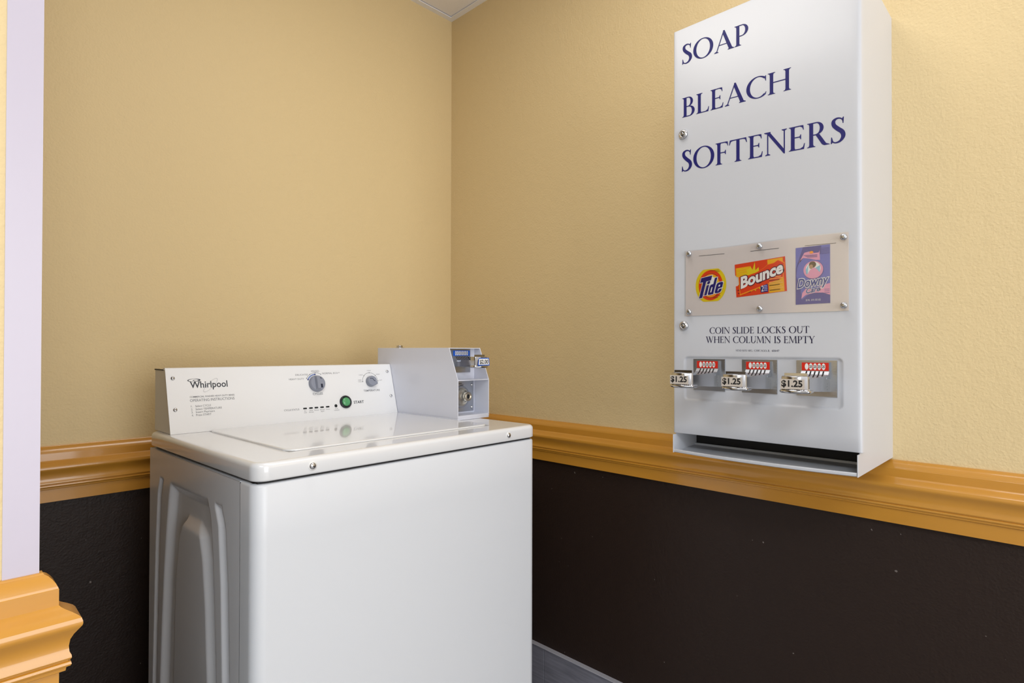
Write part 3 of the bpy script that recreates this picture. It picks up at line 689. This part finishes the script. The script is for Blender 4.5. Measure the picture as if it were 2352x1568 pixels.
# local: x right along the wall, y 0 = wall, y negative = into the room, z up from the cabinet bottom
side = [(0, 0), (-.2718, 0), (-.2718, zd - .003), (-.2600, zd - .003), (-.2520, zd + .004), (-.2520, DH - .0015), (0, DH - .0015)]
for x0, x1 in ((0.0005, .0005 + q_), (DW - q_, DW)):
    MB().prism(side, lambda a, b, h: (h, a, b), x0, x1).build('cabinet_side', M['disp'], DS, bevel=.0005)
MB().box(q_, DW - q_, -.2520, 0, DH - q_, DH).box(q_, DW - q_, -.002, 0, 0, DH - q_).build('cabinet_back', M['disp'], DS)
# door: pressed sheet pan with a shallow recess for the coin slides
D0, D1 = -.0004, DW + .0050
xs = [(D0, .016), (D0, .004), (D0 + .0004, .0015), (D0 + .0012, .0004), (D0 + .003, 0)]
xm = [D0 + .01, .018] + [.019 + .0019 * i for i in range(169)] + [.3445]
xs += [(x, 0) for x in xm] + [(D1 - .008, 0), (D1 - .0045, .0004), (D1 - .002, .0016), (D1 - .0006, .0035), (D1, .007), (D1, .024)]
zs = [(zd, .010), (zd, .0035), (zd + .0005, .0012), (zd + .0015, 0)] + [(zd + .03, 0)] + [(.9930 - DZB + .0019 * i, 0) for i in range(57)] + [(1.2 - DZB, 0), (1.5 - DZB, 0)] + [(DH - .0015, 0), (DH - .0004, .0008), (DH, .003), (DH, .016)]
def rec(x, z):
    z = z + DZB; cx_, cz_, hx, hz, r_ = .1778, 1.0463, .1537, .0468, .009
    dx, dz = abs(x - cx_) - hx + r_, abs(z - cz_) - hz + r_
    d = math.hypot(max(dx, 0), max(dz, 0)) + min(max(dx, dz), 0) - r_
    # the slides' own bosses dish the sheet forward a little between plates
    return .0035 * sm(-d / .0035)
V = []; nx = len(xs)
for z, oz in zs:
    for x, ox in xs: V.append((x, -DD + max(ox, oz) + rec(x, z), z))
Fs = [(j * nx + i, j * nx + i + 1, (j + 1) * nx + i + 1, (j + 1) * nx + i) for j in range(len(zs) - 1) for i in range(nx - 1)]
DOOR = MB().add(V, Fs, 0, True).build('door', M['disp'], DS, label='white sheet-metal door with a rounded recess')
FD = (Vector((0, -DD, -DZB)), VX, VZ, Vector((0, -1, 0)))
for t_, a_, b_, c_, d_, e_ in (('SOAP', .0202, .1635, 1.7282, .0418, -.043), ('BLEACH', .0202, .2445, 1.6120, .0422, -.041), ('SOFTENERS', .0191, .3366, 1.4945, .0455, -.044)):
    serif(MB(), FD, t_, a_, b_, c_, d_, tilt=e_).build('headline_lettering', M['navy'], DOOR)
mb = MB()
serif(mb, FD, 'COIN SLIDE LOCKS OUT', .0823, .2760, 1.1413, .0130, tilt=-.013)
serif(mb, FD, 'WHEN COLUMN IS EMPTY', .0737, .2856, 1.1222, .0133, tilt=-.012)
serif(mb, FD, 'VEND RITE MFG', .1376, .1710, 1.1045, .0036, tilt=-.012); serif(mb, FD, 'CHICAGO', .1745, .1985, 1.1043, .0036, tilt=-.012)
serif(mb, FD, 'IL', .2010, .2050, 1.1040, .0036, tilt=-.012); text(mb, FD, '60647', .2085, .2223, 1.1040, .0036)
text(mb, FD, '.', .1715, .1721, 1.1045, .0036); text(mb, FD, ',', .1989, .1997, 1.1043, .0036)
mb.build('notice_lettering', M['inknavy'], DOOR)
for s_, z in ((.0232, 1.5748), (.0246, 1.1595)):
    mb = MB(); c = FD[0] + VX * s_ + VZ * z
    mb.lathe([(.0100, 0), (.0100, .0030), (.0092, .0045), (.0066, .0065), (.0062, .0066), (.0050, .0066), (.0048, .0050)], c, (0, -1, 0), (1, 0, 0), 32)
    mb.lathe([(.0048, .0050), (.0047, .0054), (.0034, .0054)], c, (0, -1, 0), (1, 0, 0), 24, 1)
    mb.lathe([(.0034, .0054), (.0032, .0064), (.001, .0064)], c, (0, -1, 0), (1, 0, 0), 20, 0)
    mb.box(s_ - .0009, s_ + .0009, -DD - .0068, -DD - .0052, z - DZB - .0048, z - DZB - .0018, 1); mb.build('key_lock', [M['screw'], M['black']], DOOR)
for x, z in ((.0960, 1.355), (.0935, 1.358)): pass
# display panel: paper, printed labels, clear cover, six rivets
px0, px1, pz0, pz1 = .0280, .3422, 1.1795, 1.3205
NP = 22
def wav(x): return -.0012 * math.sin((x - px0) / (px1 - px0) * math.pi * 2)
def panel(mb, h0, h1, mi=0, g_=0):
    L = []
    for i in range(NP + 1):
        x = px0 + g_ + (px1 - px0 - 2 * g_) * i / NP; tl = -.003 * (x - px0) / (px1 - px0); e = wav(x)
        L.append([FD[0] + VX * x + VZ * (z + tl + e_) + FD[3] * h for z, h, e_ in ((pz0 + g_ - 0 * tl, h0, 0), (pz0 + g_, h1, 0), (pz1 - g_, h1, e), (pz1 - g_, h0, e))])
    mb.loft(L, mi, False); return mb
DP = panel(MB(), .0003, .0011, g_=.0008).build('display_panel', M['paper'], DS, label='framed display strip with three product labels')
panel(MB(), .0042, .0062).build('clear_cover', M['clear'], DP)
for s_, z in ((.0384, 1.3130), (.1868, 1.3107), (.3344, 1.3086), (.0383, 1.1885), (.1871, 1.1881), (.3345, 1.1866)):
    mb = MB(); c = FD[0] + VX * s_ + VZ * z
    mb.lathe([(.0036, .0008), (.0036, .0062)], c, (0, -1, 0), (1, 0, 0), 16); mb.lathe([(.0058, .0060), (.0056, .0072), (.0040, .0086), (.0015, .0092)], c, (0, -1, 0), (1, 0, 0), 20)
    mb.build('rivet', M['steel'], DP)
mb = MB()
for xa, za, xb, zb in ((.0592, 1.306, .1147, 1.3046), (.1676, 1.3032, .2222, 1.3025), (.2687, 1.3013, .3214, 1.2997)):
    sheet([(xa, za), (xb, zb), (xb, zb + .0008), (xa, za + .0008)], FD, .0014).build('ruled_line', M['inkdark'], DP)
def ell(cx_, cy_, rx, ry, n=36, clip=None):
    P = []
    for i in range(n):
        a = 2 * math.pi * i / n; x, y = cx_ + rx * math.cos(a), cy_ + ry * math.sin(a)
        if clip: x = max(clip[0], min(clip[1], x)); y = max(clip[2], min(clip[3], y))
        P.append((x, y))
    return P
yel = mat('yellow_print', srgb(228, 200, 20), .4); ora = mat('orange_red_print', srgb(226, 62, 18), .4); dred = mat('dark_red_print', srgb(120, 20, 30), .4)
tblue = mat('royal_blue_print', srgb(26, 20, 110), .4); gold = mat('gold_print', srgb(240, 176, 16), .4); orl = mat('bright_orange_print', srgb(248, 150, 24), .4)
peri = mat('periwinkle_print', srgb(98, 104, 186), .45); pdark = mat('deep_periwinkle_print', srgb(66, 66, 146), .45); pink = mat('pink_print', srgb(226, 152, 186), .45)
sky = mat('pale_blue_print', srgb(130, 190, 214), .45); hair = mat('brown_print', srgb(82, 66, 50), .5); skin = mat('tan_print', srgb(176, 136, 108), .5); inkb = mat('deep_teal_blue_print', srgb(8, 48, 140), .4)
lilac = mat('lilac_print', srgb(150, 150, 208), .45)
# round detergent label: yellow disc, orange rings, slanted blue wordmark
mb = MB(); cx_, cy_ = .0852, 1.2425
sheet(ell(cx_, cy_, .0335, .0385, 48, (-1, 1, cy_ - .0340, cy_ + .0338)), FD, .0014, 0, mb)
sheet(ell(cx_ - .0004, cy_, .0262, .0316), FD, .0016, 1, mb); sheet(ell(cx_, cy_ - .001, .0215, .0255), FD, .0017, 2, mb)
sheet(ell(cx_, cy_ - .001, .0205, .0245), FD, .0018, 3, mb); sheet(ell(cx_ + .001, cy_ + .001, .0165, .0200), FD, .0019, 0, mb); sheet(ell(cx_ + .003, cy_ + .0045, .0095, .0125), FD, .00195, 4, mb)
def tide(off_w, h, mi):
    # slanted block letters: T i d e, drawn as polygons, off_w grows them
    def sl(x, y): return (cx_ - .0280 + x + (y) * .27, cy_ - .0250 + y + x * .155)
    def q(pts):
        c = (sum(p[0] for p in pts) / len(pts), sum(p[1] for p in pts) / len(pts))
        return pts
    def rect(x0, x1, y0, y1): return [sl(x0 - off_w, y0 - off_w), sl(x1 + off_w, y0 - off_w), sl(x1 + off_w, y1 + off_w), sl(x0 - off_w, y1 + off_w)]
    sheet(rect(.0030, .0102, -.0020, .0400), FD, h, mi, mb)              # T stem
    sheet(rect(-.0035, .0205, .0318, .0418), FD, h, mi, mb)              # T bar
    sheet(rect(.0135, .0190, .0020, .0230), FD, h, mi, mb)               # i
    sheet([sl(.0165 + (.0034 + off_w) * math.cos(2 * math.pi * i / 16), .0280 + (.0034 + off_w) * math.sin(2 * math.pi * i / 16)) for i in range(16)], FD, h, mi, mb)
    sheet(rect(.0282, .0336, .0010, .0350), FD, h, mi, mb)               # d stem
    sheet([sl(a, b) for a, b in rrect(.0212 - off_w, .0330 + off_w, .0010 - off_w, .0225 + off_w, .0035)], FD, h, mi, mb)
    sheet([sl(a, b) for a, b in rrect(.0358 - off_w, .0500 + off_w, .0010 - off_w, .0230 + off_w, .0045)], FD, h, mi, mb)
    return sl
sl = tide(.0011, .0021, 4); tide(0, .0023, 5)
sheet([sl(a, b) for a, b in rrect(.0258, .0282, .0055, .0165, .0010)], FD, .0025, 4, mb)
sheet([sl(a, b) for a, b in rrect(.0412, .0445, .0140, .0178, .0012)], FD, .0025, 4, mb)
sheet([sl(a, b) for a, b in [(.0420, .0050), (.0432, .0042), (.0440, .0085), (.0520, .0092), (.0520, .0110), (.0420, .0100)]], FD, .0025, 4, mb)
for y, x0, x1 in ((.0298, -.002, .018), (.0268, .010, .020), (-.0270, .006, .016), (-.0235, .010, .021)): sheet([(cx_ + x0, cy_ + y), (cx_ + x1, cy_ + y), (cx_ + x1, cy_ + y + .0008), (cx_ + x0, cy_ + y + .0008)], FD, .0020, 2, mb)
mb.build('product_label', [yel, ora, dred, orl, M['white'], tblue], DP, label='round yellow and orange detergent label with blue lettering')
# dryer sheet label
mb = MB()
def bl(x, y): return (.1360 + x * .0975 + y * -.0 + (1 - y) * .0035, 1.2134 + y * .0666 + x * .0062)
def bq(pts, h, mi): sheet([bl(*p) for p in pts], FD, h, mi, mb)
notch = [(.0, .66)] + [(.09 * math.sin(R(a)), .50 + .17 * math.cos(R(a))) for a in range(20, 161, 14)] + [(.0, .34)]
bq([(0, 0), (1, 0), (1, 1), (0, 1)] + [(x, y) for x, y in notch], .0014, 0)
bq([(.30, .88), (.02, .88), (.02, .62), (.14, .58), (.30, .70)], .0016, 1)
bq([(.66, 0.01), (.955, 0.01), (.955, .98), (.66, .98)], .0015, 1); bq([(.975, 0), (1, 0), (1, 1), (.975, 1)], .0017, 0)
P = []
for i in range(28):
    a = 2 * math.pi * i / 28; r_ = (.26 if i % 2 else .40) * (1 + .25 * ((i * 7) % 3 == 0)); P.append((.36 + .72 * r_ * math.cos(a) * .7, .50 + r_ * math.sin(a)))
bq(P, .0017, 2)
ban = [(.10, .12), (.62, .30), (.93, .42), (.97, .80), (.86, .90), (.78, .84), (.66, .82), (.58, .74), (.44, .66), (.30, .62), (.09, .60)]
cxb = sum(p[0] for p in ban) / len(ban); cyb = sum(p[1] for p in ban) / len(ban)
bq([(cxb + (x - cxb) * 1.05, cyb + (y - cyb) * 1.16) for x, y in ban], .0018, 3)
bq([(cxb + (x - cxb) * 1.02, cyb + (y - cyb) * 1.07) for x, y in ban], .0019, 0)
o2, _, _, n2 = FD
def btext(off, h, mi):
    text(mb, FD, 'Bounce', .1500, .2290, 1.2310, .0215, h, off=off, mi=mi, tilt=.315, fit='Bounce')
btext(.095, .0021, 4); btext(.040, .0025, 5)
bq([(.50, .05), (.645, .05), (.645, .28), (.50, .28)], .0018, 6); p0 = bl(.515, .08); text(mb, FD, '2', p0[0], p0[0] + .0042, p0[1], .0112, .0021, off=.01, mi=5, tilt=.06)
for k in range(4): bq([(.565, .08 + .048 * k), (.635, .08 + .048 * k), (.635, .11 + .048 * k), (.565, .11 + .048 * k)], .0021, 7)
for k in range(9): bq([(.675, .07 + .047 * k), (.675 + .20 + .06 * ((k * 5) % 3) / 2, .07 + .047 * k), (.675 + .20 + .06 * ((k * 5) % 3) / 2, .088 + .047 * k), (.675, .088 + .047 * k)], .0020, 8 if k % 3 == 0 else 9)
for k in range(3): bq([(.05, .66 + .07 * k), (.26, .68 + .07 * k), (.26, .70 + .07 * k), (.05, .68 + .07 * k)], .0019, 2)
bq([(.04, .10), (.30, .10), (.30, .125), (.04, .125)], .0018, 4); bq([(.03, .20), (.10, .20), (.10, .22), (.03, .22)], .0018, 4)
mb.build('product_label', [ora, gold, yel, orl, mat('maroon_print', srgb(96, 16, 46), .4), M['white'], tblue, lilac, hair, mat('pale_peach_print', srgb(246, 196, 110), .5)], DP, label='orange dryer sheet label with white lettering')
# softener pouch label
mb = MB(); x0, x1, z0, z1 = .2526, .3115, 1.1925, 1.2993; wd, ht = x1 - x0, z1 - z0
def dq(pts, h, mi): sheet([(x0 + a * wd, z0 + b * ht + .0000 * a) for a, b in pts], FD, h, mi, mb)
dq([(0, 0), (1, 0), (1, 1), (0, 1)], .0014, 0)
dq([(0, 0), (1, 0), (1, .17), (.7, .20), (.4, .17), (.18, .08), (.14, .30), (.02, .50), (.05, .66), (.22, .86), (.45, 1), (.22, 1), (.1, .8), (0, .62)], .0015, 1)
dq([(.28, .995), (.75, .995), (.74, .86), (.5, .84), (.3, .9)], .00152, 1)
dq([(.10, .72), (.16, .80), (.26, .90), (.40, .915), (.55, .88), (.68, .88), (.70, .92), (.715, .75), (.60, .755), (.42, .79), (.22, .81), (.12, .76)], .0016, 2)
dq(ell(.53, .585, .295, .160), .0016, 1); dq(ell(.52, .59, .285, .152), .0017, 2); dq(ell(.52, .61, .215, .118), .00175, 3)
dq([(.30, .60), (.38, .68), (.36, .53), (.32, .52)], .0018, 4); dq([(.58, .62), (.72, .66), (.71, .52), (.66, .53)], .0018, 4)
dq(ell(.50, .68, .105, .055), .0019, 5); dq(ell(.46, .645, .055, .038), .00195, 6)
dq([(.34, .50), (.42, .585), (.55, .63), (.62, .60), (.72, .53), (.66, .45), (.40, .45)], .0020, 2)
dq([(.17, .10), (.30, .16), (.55, .19), (.80, .185), (1, .14), (1, .34), (.9, .33), (.55, .26), (.30, .27), (.20, .20)], .0018, 2)
dq([(.40, .92), (.55, .92), (.56, .985), (.40, .985)], .0019, 1); dq(ell(.47, .895, .055, .022), .0020, 7)
for k in range(5): dq([(.70 + .04 * (k % 2), .945 - .024 * k), (.985, .945 - .024 * k), (.985, .953 - .024 * k), (.70 + .04 * (k % 2), .953 - .024 * k)], .0018, 1)
for k in range(3): dq([(.24 + .05 * k, .85 - .018 * k), (.64, .84 - .018 * k), (.64, .848 - .018 * k), (.24 + .05 * k, .858 - .018 * k)], .0019, 1)
for k in range(3): dq([(.84, .235 - .03 * k), (.98, .235 - .03 * k), (.98, .243 - .03 * k), (.84, .243 - .03 * k)], .0020, 1)
for off, h, mi in ((.07, .0022, 3), (.018, .0026, 8)):
    text(mb, FD, 'Downy', x0 + .06 * wd, x0 + .95 * wd, z0 + .285 * ht, .0165, h, off=off, mi=mi, shear=.25, tilt=.10, fit='Downy')
    text(mb, FD, 'Care', x0 + .32 * wd, x0 + .72 * wd, z0 + .185 * ht, .0095, h + .00005, off=off, mi=mi, shear=.3, tilt=.16, fit='Care')
text(mb, FD, '23 ML  .8 FL OZ LIQ', x0 + .30 * wd, x0 + .73 * wd, z0 + .055 * ht, .0030, .0018, mi=3)
mb.build('product_label', [peri, pdark, pink, M['white'], sky, hair, skin, orl, inkb], DP, label='lilac fabric softener pouch label')
# coin slides
for s_, w_ in ((.0800, .0690), (.1838, .0680), (.2875, .0690)):
    i = {.0800: 'left', .1838: 'middle', .2875: 'right'}[s_]
    coin_slide(DS, (s_, -DD + .0035, 1.0490 - DZB), (1, 0, 0), (0, -1, 0), w_, 5, '25', None, '$1.25', M['red'], plate_z=(-.0270, .0390), L=.1290)
# delivery tray
mb = MB(); N = 20; lo = []
for i in range(N + 1):
    x = .0025 + (DW - .005) * i / N; t = 2 * i / N - 1; b = .0150 * (1 - t * t)
    lo.append([(x, y, z) for y, z in ((-.002, .0005), (-.268 - b, .0005), (-.2705 - b, .0020), (-.2712 - b, .0060), (-.2704 - b, .0078), (-.2694 - b, .0062), (-.2672 - b, .0030), (-.262 - b, .0022), (-.175, .0062), (-.174, .0105), (-.170, .0105), (-.169, .0062), (-.002, .0062))])
mb.loft(lo, smooth=False)
o = mb.build('delivery_tray', M['disp'], DS, bevel=0, label='curved front tray under the door')
MB().box(q_, DW - q_, -.165, -.161, .0062, .048).box(q_, DW - q_, -.25, -.002, .060, .062).build('chute_back', mat('chute_shade', srgb(28, 26, 26), .6), DS)  # near-black colour painted for the darkness inside the opening
